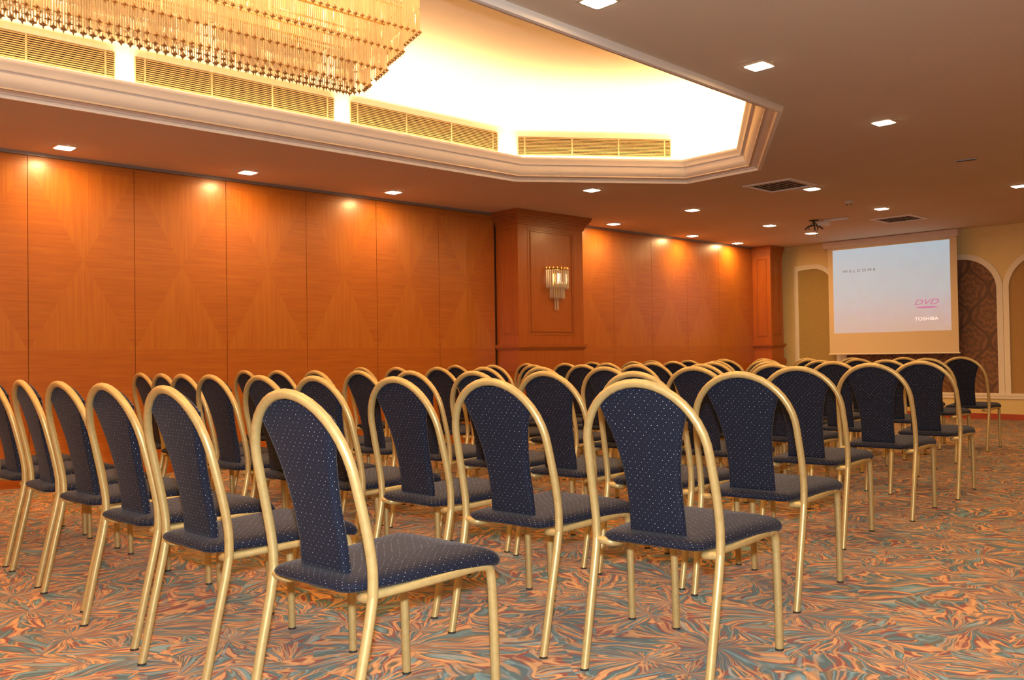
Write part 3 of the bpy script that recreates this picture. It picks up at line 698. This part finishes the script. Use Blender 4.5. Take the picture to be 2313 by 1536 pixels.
    for e, dy in lay:
        Q = inset(outline, e)
        if prev is not None: acc += math.hypot(e-prev[0], dy-prev[1])
        prev = (e, dy)
        rings.append([(x, pad_y(z)+dy-0.004*(abs(x)/0.16)**2*0, z) for x, z in Q])
        uvs.append([(x+(1 if x > 0 else -1)*(acc if acc < 0.08 else 0.08)+5.0, z) for x, z in Q])
    m = MB()
    # body loft without caps, caps as strips across so that the curve of the back stays
    m.loft(rings, True, False, uvs)
    for rg, uv in ((rings[0], uvs[0]), (rings[-1], uvs[-1])):
        n = len(rg); fs = []
        for i in range(n//2-1):
            a, b, c, d = i, i+1, n-2-i, n-1-i
            if b < c: fs.append((a, b, c, d))
            elif b == c: fs.append((a, b, d))
        m.add(rg, fs, uv)
    bo = m.build('backrest', 'fabric', r)
    bm = bmesh.new(); bm.from_mesh(bo.data); bmesh.ops.remove_doubles(bm, verts=bm.verts, dist=1e-5); bmesh.ops.recalc_face_normals(bm, faces=bm.faces); bm.to_mesh(bo.data); bm.free()
    bo.data.shade_smooth(); bo.data.set_sharp_from_angle(angle=math.radians(45))
    return r
CHAIR = make_chair()
K = 0.98
# rows from the camera to the screen; each chair: distance across the room and distance along it, turn; right end of the row first
rows = [
    [(-2.095, 1.277, .072), (-2.806, 1.256, .024), (-3.413, 1.280, .057), (-4.047, 1.321, .055), (-4.601, 1.326, -.02), (-5.17, 1.33, .03), (-5.70, 1.34, .02)],
    [(-1.736, 2.25, .12), (-2.334, 2.196, .085), (-2.95, 2.244, .034), (-3.57, 2.25, .05), (-4.07, 2.25, .03), (-4.66, 2.27, .03), (-5.13, 2.32, .02), (-5.62, 2.40, .0), (-6.16, 2.48, -.02)],
    [(-2.001, 3.224, .137), (-2.52, 3.22, .09), (-3.07, 3.22, .06), (-3.59, 3.22, .05), (-4.15, 3.23, .04), (-4.67, 3.23, .03), (-5.16, 3.22, .02), (-5.65, 3.22, .03), (-6.13, 3.22, .0)],
    [(-2.39, 4.384, .15), (-3.02, 4.38, .08), (-3.68, 4.38, .05), (-4.24, 4.38, .05), (-4.81, 4.38, .04), (-5.33, 4.38, .02), (-5.85, 4.38, .02), (-6.35, 4.38, .0)],
    [(-2.448, 5.361, .12), (-3.09, 5.36, .08), (-3.64, 5.36, .05), (-4.22, 5.36, .04), (-4.75, 5.36, .04), (-5.29, 5.36, .03), (-5.79, 5.36, .02), (-6.29, 5.36, .0)],
    [(-2.543, 6.307, .13), (-3.16, 6.31, .09), (-3.68, 6.31, .06), (-4.19, 6.31, .05), (-4.80, 6.31, .04), (-5.31, 6.31, .02), (-5.82, 6.31, .02), (-6.33, 6.31, .0)],
    [(-3.19, 7.25, .10), (-3.75, 7.25, .06), (-4.29, 7.25, .05), (-4.78, 7.25, .04), (-5.27, 7.25, .04), (-5.76, 7.25, .02), (-6.31, 7.25, .0)],
    [(-3.29, 8.30, .10), (-3.92, 8.30, .06), (-4.41, 8.30, .05), (-4.88, 8.30, .04), (-5.36, 8.30, .02), (-5.84, 8.30, .02), (-6.34, 8.30, .0)],
    [(-3.397, 9.384, .074), (-3.95, 9.38, .05), (-4.49, 9.38, .05), (-5.02, 9.38, .04), (-5.56, 9.38, .03), (-6.10, 9.38, .0)],
]
ordn = ['first', 'second', 'third', 'fourth', 'fifth', 'sixth', 'seventh', 'eighth', 'ninth']
first = True
for ri, row in enumerate(rows):
    for ci, (x, y, t) in enumerate(row):
        if first: r = CHAIR; first = False
        else:
            r = copy_thing(CHAIR)
        r.location = (x*K, y*K, 0); r.rotation_euler = (0, 0, t)
        rw = 'the nearest row' if ri == 0 else ('the farthest row' if ri == 8 else 'the %s row from the camera' % ordn[ri])
        pl = 'at the right end of' if ci == 0 else ('%s from the right end of' % ordn[ci])
        r['label'] = 'gold-framed dotted navy chair %s %s' % (pl, rw)
